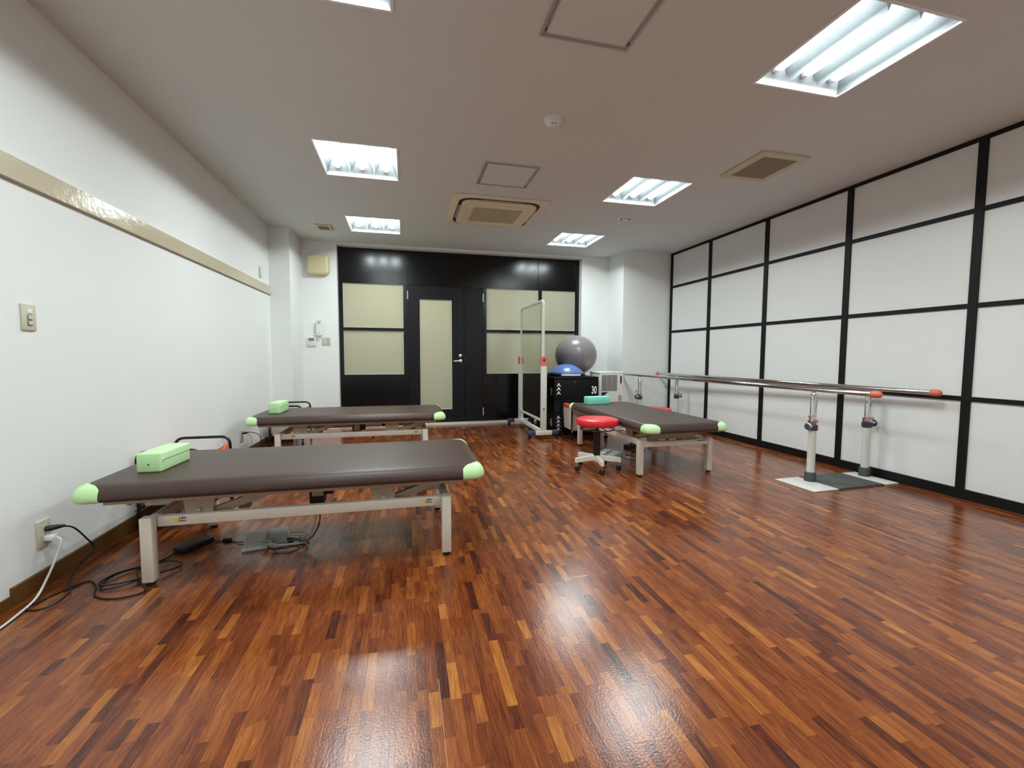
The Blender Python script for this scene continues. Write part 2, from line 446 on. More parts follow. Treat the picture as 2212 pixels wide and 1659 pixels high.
obj('gap_backing', bm, 'black_laminate', part, False)  # dark backing added behind the door gaps to block corridor light
for z in (kz(1.833),): obj('hinge', T([(a+.001, y0-.006, z-.058), (a+.001, y0-.006, z+.058)], .0065, 10), 'satin', door)
door2 = thing('door_2', 'narrow plain black side leaf beside the door with silver hinges', 'door', kind='structure')
obj('door_leaf', X(XD+.003, b_-.003, y0, y1, Z0+.012, DT, .001, 1), 'black_door', door2, False)
obj('strike', X(XD-.001, XD+.004, y0-.003, y0+.01, kz(.92), kz(1.0)), 'dark_print', door2, False)
for z in (kz(1.828), kz(.184)): obj('hinge', T([(b_-.001, y0-.006, z-.058), (b_-.001, y0-.006, z+.058)], .0065, 10), 'satin', door2)
# corridor beyond the frosted glass: its own ceiling lamp lights the film
bm = bmesh.new()
xbox(bm, PX0-.6, PX1+.6, 7.9, 8.0, 0, 2.6); xbox(bm, PX0-.7, PX0-.6, YB+.2, 8.0, 0, 2.6); xbox(bm, PX1+.6, PX1+.7, YB+.2, 8.0, 0, 2.6); xbox(bm, PX0-.7, PX1+.7, YB+.2, 8.0, 2.5, 2.6)
struct('wall_corridor', bm, 'plastic_cream', 'cream corridor walls seen dimly through the frosted glass', 'wall')
struct('floor_corridor', X(PX0-.7, PX1+.7, YB+.2, 8.0, -.06, 0), 'brown_skirting', 'brown corridor floor behind the frosted glass', 'floor')
ld = bpy.data.lights.new('corridor_lamp', 'AREA'); ld.shape = 'RECTANGLE'; ld.size = 2.2; ld.size_y = .3; ld.energy = CORRIDOR_WATTS; ld.color = (1, .98, .9)
lo_ = bpy.data.objects.new('corridor_lamp', ld); COL.objects.link(lo_); lo_.location = (.15, 7.25, 2.47)
tag(lo_, 'corridor ceiling lamp behind the frosted glass', 'light')

# ---- right wall: white panels in a black grid
wr = struct('wall_right', X(XR+.018, XR+.12, YF-.1, YB+.1, -.02, ZC), 'panel_cloth', 'white panelled wall divided by a black grid on the right', 'wall')
PY = [5.785]+[5.859-.91*i for i in range(1, 9)]
PYE = PY+[YF]
bars = [0.0, .709, 1.357, 2.006, ZC]
hw = [(0, .071), (.709-.016, .709+.016), (1.357-.016, 1.357+.016), (2.006-.016, 2.006+.016), (ZC-.03, ZC)]
for i, y in enumerate(PY):
    wd = .022 if i == 0 else .026
    obj('grid_post', X(XR, XR+.03, y-wd, y+wd, .0, ZC-.002), 'black_wood', wr, False)
for k, (a, b_) in enumerate(hw):
    for i in range(len(PYE)-1):
        ya = PYE[i]-.026; yb = PYE[i+1]+(.026 if i+1 < len(PY) else 0)
        fx = XR-.006 if k == 0 else XR+.002
        obj('base_rail' if k == 0 else 'grid_rail', X(fx, XR+.03, yb-(.052 if k == 0 else 0), ya+(0 if k == 0 else 0), a, b_), 'black_wood', wr, False)
for i in range(len(PYE)-1):
    ya = PYE[i]-.026; yb = PYE[i+1]+(.026 if i+1 < len(PY) else 0)
    for k in range(4): obj('panel', X(XR+.012, XR+.03, yb+.0005, ya-.0005, hw[k][1]+.0005, hw[k+1][0]-.0005), 'panel_cloth', wr, False)

# ================================================================== CEILING FITTINGS
def make_light(l):
    x0, x1, y0, y1, lab = l; cx, cy = (x0+x1)/2, (y0+y1)/2; hx, hy = (x1-x0)/2, (y1-y0)/2; D = .095
    t = thing('ceiling_light', lab, 'light', (cx, cy, ZC), 0, 'recessed three-tube ceiling lights')
    e = .012
    bm = bmesh.new()      # housing: open box above the ceiling, sloping ends
    xbox(bm, -hx-e, hx+e, -hy-e, hy+e, D, D+.01)
    xbox(bm, -hx-e, -hx, -hy-e, hy+e, .021, D); xbox(bm, hx, hx+e, -hy-e, hy+e, .021, D)
    xbox(bm, -hx, hx, -hy-e, -hy, .021, D); xbox(bm, -hx, hx, hy, hy+e, .021, D)
    obj('housing', bm, 'lamp_white', t, False)
    obj('rim', ring_frame(-hx-.010, hx+.010, -hy-.010, hy+.010, -.004, .021, .0135), 'lamp_white', t, False)
    for s in (-1, 1):     # sloped end plates
        obj('end_plate', PR([(s*hy-s*.004, .004), (s*hy-s*.004, D-.002), (s*(hy-.05), D-.002)][::s], -hx+.005, hx-.005, 'x'), 'lamp_end', t, False)
        obj('side_reflector', PR([(s*(hx-.004), .004), (s*(hx-.004), D-.002), (s*(hx-.045), D-.002)][::s], -hy+.005, hy-.005, 'y'), 'lamp_reflector', t, False)
    pitch = 2*hx/3
    for k in (-.5, .5):   # ridges between the tubes
        obj('reflector_ridge', PR([(k*pitch, .004), (k*pitch+.04, D-.002), (k*pitch-.04, D-.002)], -hy+.045, hy-.045, 'y'), 'lamp_reflector', t, False)
    for k in (-1, 0, 1):
        a = hy-.062; bm = bmesh.new()
        prof = [(.003, -a), (.014, -a+.003), (.022, -a+.010), (.025, -a+.022), (.025, a-.022), (.022, a-.010), (.014, a-.003), (.003, a)]
        lathe(bm, prof, 12, (k*pitch, 0, .0533), 'y')
        tb = obj('lamp_tube', bm, 'tube_glow', t)
        al = bpy.data.lights.new('tube_light', 'AREA'); al.shape = 'RECTANGLE'; al.size = .036; al.size_y = 2*a-.03; al.energy = TUBE_WATTS; al.color = (.90, 1, 1.0)
        ao = bpy.data.objects.new('tube_light', al); COL.objects.link(ao); ao.parent = t; ao.location = (k*pitch, 0, .0275)
        obj('lamp_holder', B((k*pitch, hy-.05, .055), (.03, .02, .03), .003), 'lamp_white', tb, False)
for l in LAMPS: make_light(l)

# cassette air conditioner
t = thing('air_conditioner', 'cream square ceiling cassette air conditioner with dark outlet slots', 'air conditioner', (.925, 4.605, ZC))
H = .47
obj('face_panel', X(-H, H, -H, H, -.012, 0, .006), 'ac_cream', t)
def rrect(hx, hy, r, n=6):
    out = []
    for sx, sy, a0 in ((1, 1, 0), (-1, 1, 90), (-1, -1, 180), (1, -1, 270)):
        for k in range(n+1):
            a = math.radians(a0+90*k/n); out.append((sx*(hx-r)+r*math.cos(a), sy*(hy-r)+r*math.sin(a)))
    return out
obj('slot_ring', PR(rrect(.405, .405, .12), -.0145, -.010, 'z'), 'dark_slot', t, False)
obj('inner_panel', PR(rrect(.372, .372, .10), -.028, -.012, 'z'), 'ac_cream', t, False)
obj('intake_rim', PR(rrect(.30, .30, .03), -.034, -.026, 'z'), 'ac_cream', t, False)
for k in range(4): obj('intake_grille', X(-.25+k*.126, -.25+k*.126+.12, -.22, .22, -.0365, -.033), 'ac_grille', t, False)
for k in range(4):
    a = k*math.pi/2; bm = bmesh.new(); cbox(bm, (0, .386, -.019), (.40, .022, .008), .003)
    bmesh.ops.rotate(bm, verts=bm.verts, cent=(0, 0, 0), matrix=Matrix.Rotation(a, 3, 'Z'))
    obj('louvre', bm, 'aluminium', t)

def hatch(name, x0, x1, y0, y1, lab):
    t = thing(name, lab, 'hatch', ((x0+x1)/2, (y0+y1)/2, ZC), 0, 'ceiling access hatches')
    hx, hy = (x1-x0)/2, (y1-y0)/2
    obj('outer_frame', ring_frame(-hx, hx, -hy, hy, -.005, 0, .014), 'aluminium', t, False)
    obj('inner_frame', ring_frame(-hx+.017, hx-.017, -hy+.017, hy-.017, -.005, 0, .011), 'aluminium', t, False)
    obj('shadow_gap', ring_frame(-hx+.013, hx-.013, -hy+.013, hy-.013, -.0015, 0, .006), 'dark_slot', t, False)
    obj('lid', X(-hx+.027, hx-.027, -hy+.027, hy-.027, -.0035, 0), 'ceiling_paper', t, False)
    for s in (-1, 1): obj('latch', B((s*(hx-.017), hy-.05, -.004), (.006, .022, .006)), 'dark_slot', t, False)
hatch('ceiling_hatch', .625, 1.072, 1.60, 2.053, 'aluminium-edged ceiling hatch cut off by the top edge')
hatch('ceiling_hatch', .618, 1.065, 3.425, 3.88, 'aluminium-edged ceiling hatch just in front of the air conditioner')
t = thing('ceiling_vent', 'large cream ceiling vent with a dark mesh beside the right lights', 'vent', (2.762, 2.992, ZC))
obj('frame', ring_frame(-.212, .212, -.234, .234, -.016, 0, .06, bev=.004), 'vent_cream', t)
bm = bmesh.new(); xbox(bm, -.153, .153, -.175, .175, -.013, -.002)
for k in range(22): xbox(bm, -.153, .153, -.172+k*.016, -.166+k*.016, -.0145, -.013)
obj('mesh_panel', bm, 'vent_mesh', t, False)
t = thing('ceiling_vent', 'small square cream vent near the far left corner', 'vent', (-.903, 5.585, ZC))
obj('frame', ring_frame(-.085, .085, -.105, .105, -.018, 0, .028, bev=.004), 'vent_cream', t)
bm = bmesh.new(); xbox(bm, -.058, .058, -.078, .078, -.012, -.002)
for k in range(7): xbox(bm, -.058, .058, -.072+k*.022, -.062+k*.022, -.015, -.012)
obj('louvre_panel', bm, 'vent_mesh', t, False)
t = thing('smoke_detector', 'small round white smoke detector alone in mid ceiling', 'smoke detector', (.925, 2.735, ZC))
obj('base', LA([(.056, 0), (.056, -.016), (.050, -.020)], 24), 'plastic_white', t)
obj('sensor_head', LA([(.044, -.020), (.040, -.032), (.026, -.044), (.022, -.049), (.004, -.050)], 12), 'plastic_white', t)
for k in range(3): obj('sensor_slot', B((-.012+k*.012, -.031, -.034), (.006, .006, .010)), 'dark_slot', t, False)
t = thing('ceiling_ring_fitting', 'small round white ring fitting behind the right ceiling lights', 'ceiling fitting', (2.345, 4.445, ZC))
obj('ring', LA([(.078, 0), (.076, -.008), (.060, -.012), (.055, -.004), (.055, 0)], 28), 'plastic_white', t)
obj('lens', LA([(.040, -.004), (.034, -.016), (.015, -.022), (.003, -.023)], 20), 'glass_white', t)
obj('stem', T([(-.03, -.04, -.004), (-.03, -.04, -.024)], .006, 8), 'plastic_cream', t)

# ================================================================== WALL FITTINGS
# left wall (local: x out of the wall)
t = thing('wall_switch', 'beige three-rocker light switch on the left wall', 'switch', (XL, 2.276, 1.159))
obj('plate', X(0, .008, -.036, .036, -.055, .055, .003), 'plastic_cream', t)
for k in range(3):
    r_ = obj('rocker_seat', X(.007, .0088, -.013, .013, .022-k*.024-.011, .022-k*.024+.011), 'grey_print' if k else 'plastic_white', t, False)
    obj('rocker', X(.0085, .0125, -.009, .010, .022-k*.024-.007, .022-k*.024+.009, .001), 'plastic_cream' if k else 'plastic_white', r_)
def outlet(name, y, z, lab):
    t = thing(name, lab, 'outlet', (XL, y, z), 0, 'beige wall outlets')
    obj('plate', X(0, .009, -.036, .036, -.057, .057, .003), 'plastic_cream', t)
    obj('socket_insert', X(.008, .011, -.013, .013, -.035, .035, .001), 'plastic_cream', t)
    for s in (.018, -.018):
        for q in (-.006, .006): obj('slot', X(.0105, .0113, q-.001, q+.001, s-.006, s+.006), 'dark_print', t, False)
outlet('wall_outlet', 2.278, .232, 'beige wall outlet with a black and a white plug, nearest the camera')
outlet('wall_outlet', 4.64, .235, 'beige wall outlet behind the far treatment table with a black plug')
t = thing('wall_sensor', 'small pale plate high on the left wall above the cream rail', 'wall plate', (XL, 5.378, 1.905))
obj('plate', X(0, .010, -.035, .035, -.056, .056, .003), 'plastic_cream', t)
obj('insert', X(.009, .014, -.013, .013, -.035, .035, .002), 'plastic_white', t)
# back wall (local: -y out of the wall)
t = thing('wall_speaker', 'cream rounded wall speaker high beside the black partition', 'speaker', (-1.095, YB, 2.178))
bm = X(-.138, .138, -.085, 0, -.132, .132)
vs_ = [e for e in bm.edges if abs(e.verts[0].co.y-e.verts[1].co.y) > .05]
bmesh.ops.bevel(bm, geom=vs_, offset=.05, segments=6, affect='EDGES', profile=.5)
fr = [e for e in bm.edges if all(v.co.y < -.08 for v in e.verts)]
bmesh.ops.bevel(bm, geom=fr, offset=.035, segments=5, affect='EDGES', profile=.5)
obj('case', bm, 'speaker_cream', t)
obj('indicator', B((.118, -.05, .072), (.010, .02, .022), .002), 'dark_print', t)
t = thing('intercom_handset', 'white intercom handset mounted on the back wall', 'intercom', (-1.10, YB, 1.362))
bm = X(-.036, .036, -.052, -.012, -.104, .104)
vs_ = [e for e in bm.edges if abs(e.verts[0].co.y-e.verts[1].co.y) > .02]
bmesh.ops.bevel(bm, geom=vs_, offset=.024, segments=5, affect='EDGES', profile=.5)
obj('handset', bm, 'plastic_white', t)
obj('cradle', X(-.030, .030, -.02, 0, -.098, .098, .006), 'plastic_white', t)
obj('earpiece', X(-.022, .022, -.0545, -.050, .050, .088, .002), 'label_grey', t)
obj('mouthpiece', LA([(.006, -.0545), (.006, -.05)], 12, (0, 0, -.078), 'y'), 'grey_print', t)
t = thing('thermostat', 'white air conditioner remote panel with grey screen on the back wall', 'thermostat', (-1.205, YB, 1.178))
obj('case', X(-.058, .058, -.018, 0, -.060, .060, .004), 'plastic_white', t)
obj('screen', X(-.034, .034, -.0195, -.017, .008, .046), 'lcd', t, False)
for i, (bx, bz, bw) in enumerate(((-.036, -.014, .018), (0, -.012, .010), (.036, -.014, .018), (-.012, -.026, .010), (.012, -.026, .010), (0, -.038, .010), (-.036, -.042, .018), (.036, -.042, .014))):
    obj('button', X(bx-bw/2, bx+bw/2, -.0195, -.017, bz-.003, bz+.003), 'grey_print' if i in (0, 6) else 'label_grey', t, False)
t = thing('wall_switch', 'beige two-rocker switch plate with printed labels on the back wall', 'switch', (-1.024, YB, 1.185))
obj('plate', X(-.054, .054, -.009, 0, -.054, .054, .003), 'plastic_cream', t)
for z in (.02, -.02):
    obj('rocker', X(-.034, -.014, -.013, -.008, z-.012, z+.012, .002), 'plastic_cream', t)
    obj('label_strip', X(.0, .046, -.0098, -.0085, z-.012, z+.012), 'label_grey', t, False)
    for k in range(3): obj('label_print', X(.004+k*.014, .014+k*.014, -.0102, -.0097, z-.004, z+.004), 'dark_print' if z > 0 else 'grey_print', t, False)

# ================================================================== TREATMENT TABLES
PADL, PADW, PADZ0, PADZ1 = 1.738, .755, .385, .460
PADO = -.034            # the pad sits slightly towards the head end
def outline(hx, hy, r, n=8):
    """perimeter points with outward normals and arc-length from the nearest corner"""
    pts = []
    for sx, sy, a0 in ((1, 1, 0), (-1, 1, 90), (-1, -1, 180), (1, -1, 270)):
        for k in range(n+1):
            a = math.radians(a0+90*k/n)
            pts.append((sx*(hx-r)+r*math.cos(a), sy*(hy-r)+r*math.sin(a), math.cos(a), math.sin(a)))
    return pts
def pad_profile(n=6):
    out = [(.16, PADZ0), (.028, PADZ0), (.012, PADZ0+.003), (.003, PADZ0+.010), (0, PADZ0+.018), (0, PADZ0+.024)]
    for k in range(1, n+1):
        a = math.pi/2*k/n; out.append((.050*(1-math.cos(a)), PADZ0+.024+(PADZ1-.002-PADZ0-.024)*math.sin(a)))
    out += [(.075, PADZ1-.0005), (.16, PADZ1)]
    return out
def make_pad(parent):
    bm = bmesh.new(); ol = outline(PADL/2, PADW/2, .060, 10); rings = []
    for ins, z in pad_profile():
        rings.append([bm.verts.new((x-nx*ins, y-ny*ins, z)) for x, y, nx, ny in ol] if ins < .059 else
                     [bm.verts.new((x*(1-ins/(PADL/2)), y*(1-ins/(PADW/2)), z)) for x, y, nx, ny in ol])
    n = len(ol)
    for a, b_ in zip(rings, rings[1:]):
        for k in range(n): bm.faces.new((a[k], a[(k+1) % n], b_[(k+1) % n], b_[k]))
    bm.faces.new(rings[0][::-1]); bm.faces.new(rings[-1])
    return obj('pad', bm, 'leather_brown', parent, loc=(PADO, 0, 0))
def make_guard(parent, sx, sy):
    """lime corner cap wrapped round one corner of the pad"""
    hx, hy, r = PADL/2, PADW/2, .060; ext = .052; path = []
    for k in range(5): path.append((hx, hy-r-ext*(1-k/4.0), 1, 0))
    for k in range(1, 9):
        a = math.radians(90*k/8); path.append((hx-r+r*math.cos(a), hy-r+r*math.sin(a), math.cos(a), math.sin(a)))
    for k in range(1, 5): path.append((hx-r-ext*k/4.0, hy, 0, 1))
    N = len(path)-1; bm = bmesh.new(); cols = []; prof = pad_profile(8)[1:-1]
    def cut(d):
        """pad profile from under the edge up over the shoulder until inset d on top, resampled"""
        pts = [prof[0]]
        for p, q in zip(prof, prof[1:]):
            if q[1] > PADZ0+.025 and q[0] > d:
                t = (d-p[0])/(q[0]-p[0]) if q[0] != p[0] else 0
                if t > 0: pts.append((d, p[1]+(q[1]-p[1])*t))
                break
            pts.append(q)
        ln = [0]
        for p, q in zip(pts, pts[1:]): ln.append(ln[-1]+math.hypot(q[0]-p[0], q[1]-p[1]))
        out = []; M_ = 15
        for k in range(M_+1):
            L_ = ln[-1]*k/M_; i = 0
            while i < len(ln)-2 and ln[i+1] < L_: i += 1
            t = (L_-ln[i])/max(ln[i+1]-ln[i], 1e-9)
            out.append((pts[i][0]+(pts[i+1][0]-pts[i][0])*t, pts[i][1]+(pts[i+1][1]-pts[i][1])*t))
        return out
    def offs(pts, g):
        res = []
        for k in range(len(pts)):
            p, q = pts[max(k-1, 0)], pts[min(k+1, len(pts)-1)]
            dx, dz = q[0]-p[0], q[1]-p[1]; l_ = math.hypot(dx, dz)
            res.append((pts[k][0]-g*dz/l_, pts[k][1]+g*dx/l_))
        return res
    for i, (x, y, nx, ny) in enumerate(path):
        s = abs(i/N*2-1); d = .012+.046*(1-s**2.4)
        base = cut(d); o_ = offs(base, .0024)
        if i in (0, N): o_ = offs(base, .0008)
        pr = [offs(base, -.004)[0]]+o_+[offs(base, -.004)[-1]]
        cols.append([bm.verts.new((sx*(x-nx*ins), sy*(y-ny*ins), z)) for ins, z in pr])
    for a, b_ in zip(cols, cols[1:]):
        for k in range(len(a)-1): bm.faces.new((a[k], b_[k], b_[k+1], a[k+1]))
        bm.faces.new((a[-1], b_[-1], b_[0], a[0]))
    bm.faces.new(cols[0]); bm.faces.new(cols[-1])
    return obj('corner_guard', bm, 'lime', parent, loc=(PADO, 0, 0))

CJK = '警告'
def sticker(parent, x, y, z, d):
    """small warning decal on the front of a rail; d=-1 faces -y"""
    c = Vector((x, y, z))
    s = obj('warning_sticker', B((x, y-.0003*-d, z), (.062, .0006, .026)), 'bed_white', parent, False)
    bm = bmesh.new()
    poly = [(-.030, .004), (-.024, .009), (-.019, .004), (-.014, .010), (-.006, .008), (-.002, .0), (-.004, -.008), (-.012, -.011), (-.022, -.008), (-.027, -.002)]
    yy = y+d*.0009
    prism(bm, [(x-d*-px if d > 0 else x+px, z+pz) for px, pz in poly], min(yy, yy+d*.0003), max(yy, yy+d*.0003), 'y')
    obj('hand_mark', bm, 'yellow_print', s, False)
    bm = bmesh.new(); tri = [(-.002, .0025), (.006, .0025), (.002, .0105)]
    sg = -d
    prism(bm, [(x+sg*px, z+pz) for px, pz in tri], min(yy+d*.0004, yy+d*.0007), max(yy+d*.0004, yy+d*.0007), 'y')
    for k in range(2): xbox(bm, min(x-sg*.004, x+sg*.026), max(x-sg*.004, x+sg*.026), min(yy+d*.0004, yy+d*.0007), max(yy+d*.0004, yy+d*.0007), z-.005-k*.004, z-.003-k*.004)
    obj('warning_print', bm, 'black_print', s, False)
    text_mesh('warning_text', CJK, .0105, 'black_print', s, basis((x+sg*.0175, yy+d*.0006, z+.0062), (sg, 0, 0), (0, 0, 1)), 1.0, .0002)
    return s
def make_bed():
    t = thing('treatment_table', '-', 'treatment table')
    make_pad(t)
    for sx in (-1, 1):
        for sy in (-1, 1): make_guard(t, sx, sy)
    obj('top_frame', ring_frame(-.795, .745, -.338, .338, .368, .3845, .05), 'bed_beige', t, False)
    obj('under_tray', X(-.62, .62, -.20, .20, .354, .372, .003, 1), 'bed_beige', t)
    for sx in (-1, 1): obj('height_stop', LA([(.010, .352), (.012, .358), (.012, .369)], 10, (sx*.70-.02, -.30, 0)), 'bed_beige', t)
    LX, LY, S = .665, .352, .046
    for sx in (-1, 1):
        for sy in (-1, 1):
            l = obj('leg', B((sx*(LX-S/2), sy*(LY-S/2), .160), (S, S, .284), .004), 'bed_white', t)
            obj('foot_cap', LA([(.016, 0), (.018, .004), (.018, .019)], 12, (sx*(LX-S/2), sy*(LY-S/2), 0)), 'rubber', l)
        obj('end_rail', X(sx*(LX-.008)-.015, sx*(LX-.008)+.015-(.022 if sx > 0 else -.022)*0, -LY+S, LY-S, .248, .292, .003), 'bed_white', t) if False else \
            obj('end_rail', B((sx*(LX-S/2), 0, .270), (.034, 2*(LY-S), .046), .003), 'bed_white', t)
    for sy in (-1, 1):
        r = obj('side_rail', B((0, sy*.284, .268), (2*(LX-S)+.004, .034, .046), .003), 'bed_white', t)
        for px in (-.535, .545): sticker(r, px, sy*.3012, .272, sy)
        for px in (-.47, .335):     # hanging trapezoid bracket plates
            k = obj('bracket', PR([(px-.068, .384), (px+.068, .384), (px+.054, .285), (px-.054, .285)], sy*.262-.004, sy*.262+.004, 'y'), 'bed_beige', t, False)
            obj('pivot_bolt', LA([(.010, 0), (.010, .006), (.006, .008)], 10, (px, sy*.262+(-.012 if sy < 0 else .004), .300), 'y'), 'steel', k)
            bm = bmesh.new()       # slanting lift arm
            prism(bm, [(px+.03, .292), (px+.055, .262), (px+.30, .345), (px+.29, .378)], sy*.235-.014, sy*.235+.014, 'y')
            obj('lift_arm', bm, 'bed_beige', t, False)
    for px in (-.31, .55):
        obj('cross_post', B((px-.02, -.12, .315), (.05, .04, .13), .003), 'bed_beige', t)
        obj('cross_post', B((px-.02, .12, .315), (.05, .04, .13), .003), 'bed_beige', t)
    obj('cross_tube', T([(-.47, -.26, .30), (-.47, .26, .30)], .018, 12), 'bed_beige', t)
    obj('cross_tube', T([(.335, -.26, .30), (.335, .26, .30)], .018, 12), 'bed_beige', t)
    obj('end_tray', X(.44, .62, -.21, .21, .300, .368, .003, 1), 'bed_beige', t)
    obj('maker_print', X(.6585, .6597, .20, .285, .279, .285), 'dark_print', t, False)
    mt = obj('motor', X(-.045, .03, -.08, .0, .225, .345, .008), 'black_plastic', t)
    obj('motor_body', X(.0, .075, -.07, -.01, .268, .345, .012), 'black_plastic', mt)
    pl = obj('rating_plate', X(-.03, .025, -.0815, -.079, .268, .325), 'label_grey', mt, False)
    obj('actuator_tube', T([(.075, -.04, .318), (.235, -.04, .318)], .018, 14), 'post_white', t)
    obj('actuator_end', T([(.232, -.04, .318), (.262, -.04, .318)], .021, 14), 'black_plastic', t)
    return t
bed = make_bed(); bed['group'] = 'treatment tables'
BEDS = []
spots = [((-.452, 2.503, 0), 0.0, 'brown treatment table nearest the camera with a green pillow block at its left end'),
         ((-.466, 4.552, 0), 0.0, 'brown treatment table farther back on the left, parallel to the black partition'),
         ((2.212, 3.880, 0), -math.pi/2, 'brown treatment table on the right lying lengthwise beside the red stool')]
for i, (loc, rz, lab) in enumerate(spots):
    o = bed if i == 0 else copy_tree(bed)
    o.location = loc; o.rotation_euler = (0, 0, rz); o['label'] = lab
    BEDS.append(o)

# pillow blocks
def pillow(loc, rz, size, mt, lab, zipper=True):
    t = thing('pillow_block', lab, 'pillow', loc, rz, 'foam pillow blocks on the treatment tables')
    sx, sy, sz = size
    c = obj('cushion', B((0, 0, sz/2), (sx, sy, sz), .008, 3), mt, t)
    if zipper:
        z = obj('zip', X(sx/2-.0005, sx/2+.0018, -sy/2+.02, sy/2-.008, sz*.60, sz*.60+.005, .001), 'label_grey', t)
        tg = obj('fabric_tag', X(sx/2, sx/2+.0022, -sy/2+.006, -sy/2+.028, sz*.53, sz*.53+.014), 'white_print', t, False)
        for k in range(2): obj('tag_print', X(sx/2+.002, sx/2+.0026, -sy/2+.011+k*.008, -sy/2+.016+k*.008, sz*.53+.004, sz*.53+.010), 'grey_print', tg, False)
        obj('eyelet', LA([(.004, -.0015), (.004, .001)], 10, (0, -sy/2, sz*.42), 'y'), 'dark_print', t)
    else:
        obj('welt', X(-sx/2+.006, sx/2-.004, -sy/2-.0012, -sy/2+.002, sz*.50, sz*.50+.004, .001), mt, t)
    return t
pillow((-1.150, 2.455, PADZ1), math.radians(-3), (.102, .255, .090), 'lime', 'lime green pillow block on the nearest treatment table')
pillow((-1.178, 4.56, PADZ1), math.radians(-2), (.10, .27, .10), 'lime', 'lime green pillow block on the far left treatment table')
pillow((2.095, 4.555, PADZ1), math.radians(5), (.275, .11, .085), 'teal', 'teal pillow block at the far end of the right treatment table', False)

# ================================================================== BASKET CARTS
def make_cart(sag):
    t = thing('basket_cart', '-', 'basket cart')
    A, C = .165, .22           # half sizes: x (short side), y (long side)
    for s in (-1, 1):
        p = round_path([(-A, s*C, .055), (-A, s*C, .44), (A, s*C, .44), (A, s*C, .055)], .06, 7)
        h = obj('tube_hoop', T(p, .0095, 10), 'black_paint', t)
        for q in (-1, 1):
            cs = obj('caster', LA([(.022, -.009), (.025, -.005), (.025, .005), (.022, .009)], 16, (q*A, s*C, .025), 'x'), 'rubber', h)
            obj('caster_fork', X(q*A-.012, q*A+.012, s*C-.012, s*C+.012, .046, .062, .003), 'black_plastic', cs) if False else None
            obj('rivet', LA([(.007, 0), (.007, .004), (.003, .006)], 8, (q*(A+.008)-(0 if q > 0 else .006), s*C, .11), 'x'), 'satin', h)
        obj('foot_bar', T([(s*A, -C, .105), (s*A, C, .105)], .007, 8), 'black_paint', t)
    a, c = A-.012, C-.012
    bm = bmesh.new()            # fabric bag: four walls and a floor, slightly tapered
    top = [(-a, -c), (a, -c), (a, c), (-a, c)]
    def lvl(z, k): return [bm.verts.new((x*k, y*k, z)) for x, y in top]
    zt = .325 if sag else .372
    l0, l1, l2 = lvl(.115, .95), lvl(.26, .985), lvl(zt, 1.0)
    i2, i1, i0 = lvl(zt, .975), lvl(.26, .96), lvl(.125, .93)
    for p, q in ((l0, l1), (l1, l2), (l2, i2), (i2, i1), (i1, i0)):
        for k in range(4): bm.faces.new((p[k], p[(k+1) % 4], q[(k+1) % 4], q[k]))
    bm.faces.new(l0[::-1]); bm.faces.new(i0)
    obj('fabric_basket', bm, 'canvas', t, False)
    if sag:      # loose fabric: the orange edging dips between the hoops
        for q in (-1, 1):
            n = 14; bm = bmesh.new()
            for ax in (0, 1):
                half = a if ax == 0 else c; off = c if ax == 0 else a; rows = []
                for k in range(n+1):
                    u = -1+2*k/n; dip = (.062 if ax == 0 else .045)*(1-u*u)
                    rows.append([bm.verts.new((half*u, q*(off+w_), z-dip) if ax == 0 else (q*(off+w_), half*u, z-dip)) for w_, z in ((-.004, .362), (.004, .362), (.004, .398), (-.004, .398))])
                for p_, r_ in zip(rows, rows[1:]):
                    for i in range(4): bm.faces.new((p_[i], p_[(i+1) % 4], r_[(i+1) % 4], r_[i]))
                bm.faces.new(rows[0]); bm.faces.new(rows[-1][::-1])
            obj('orange_edging', bm, 'orange', t)
    else:
        obj('orange_rim', ring_frame(-a-.003, a+.003, -c-.003, c+.003, .368, .412, .008, bev=.002), 'orange', t)
    return t
cart = make_cart(True); cart['group'] = 'canvas basket carts'
for i, (loc, rz, lab) in enumerate([((-1.352, 3.155, 0), 0, 'black-framed canvas basket cart between the two left treatment tables'),
        ((-1.282, 5.435, 0), 0, 'black-framed canvas basket cart by the left pillar behind the far table'),
        ((2.115, 4.972, 0), math.pi/2+math.radians(0), 'black-framed canvas basket cart with orange rim in front of the black boxes')]):
    o = cart if i == 0 else copy_tree(cart) if i == 1 else make_cart(False)
    o['group'] = 'canvas basket carts'
    o.location = loc; o.rotation_euler = (0, 0, rz); o['label'] = lab

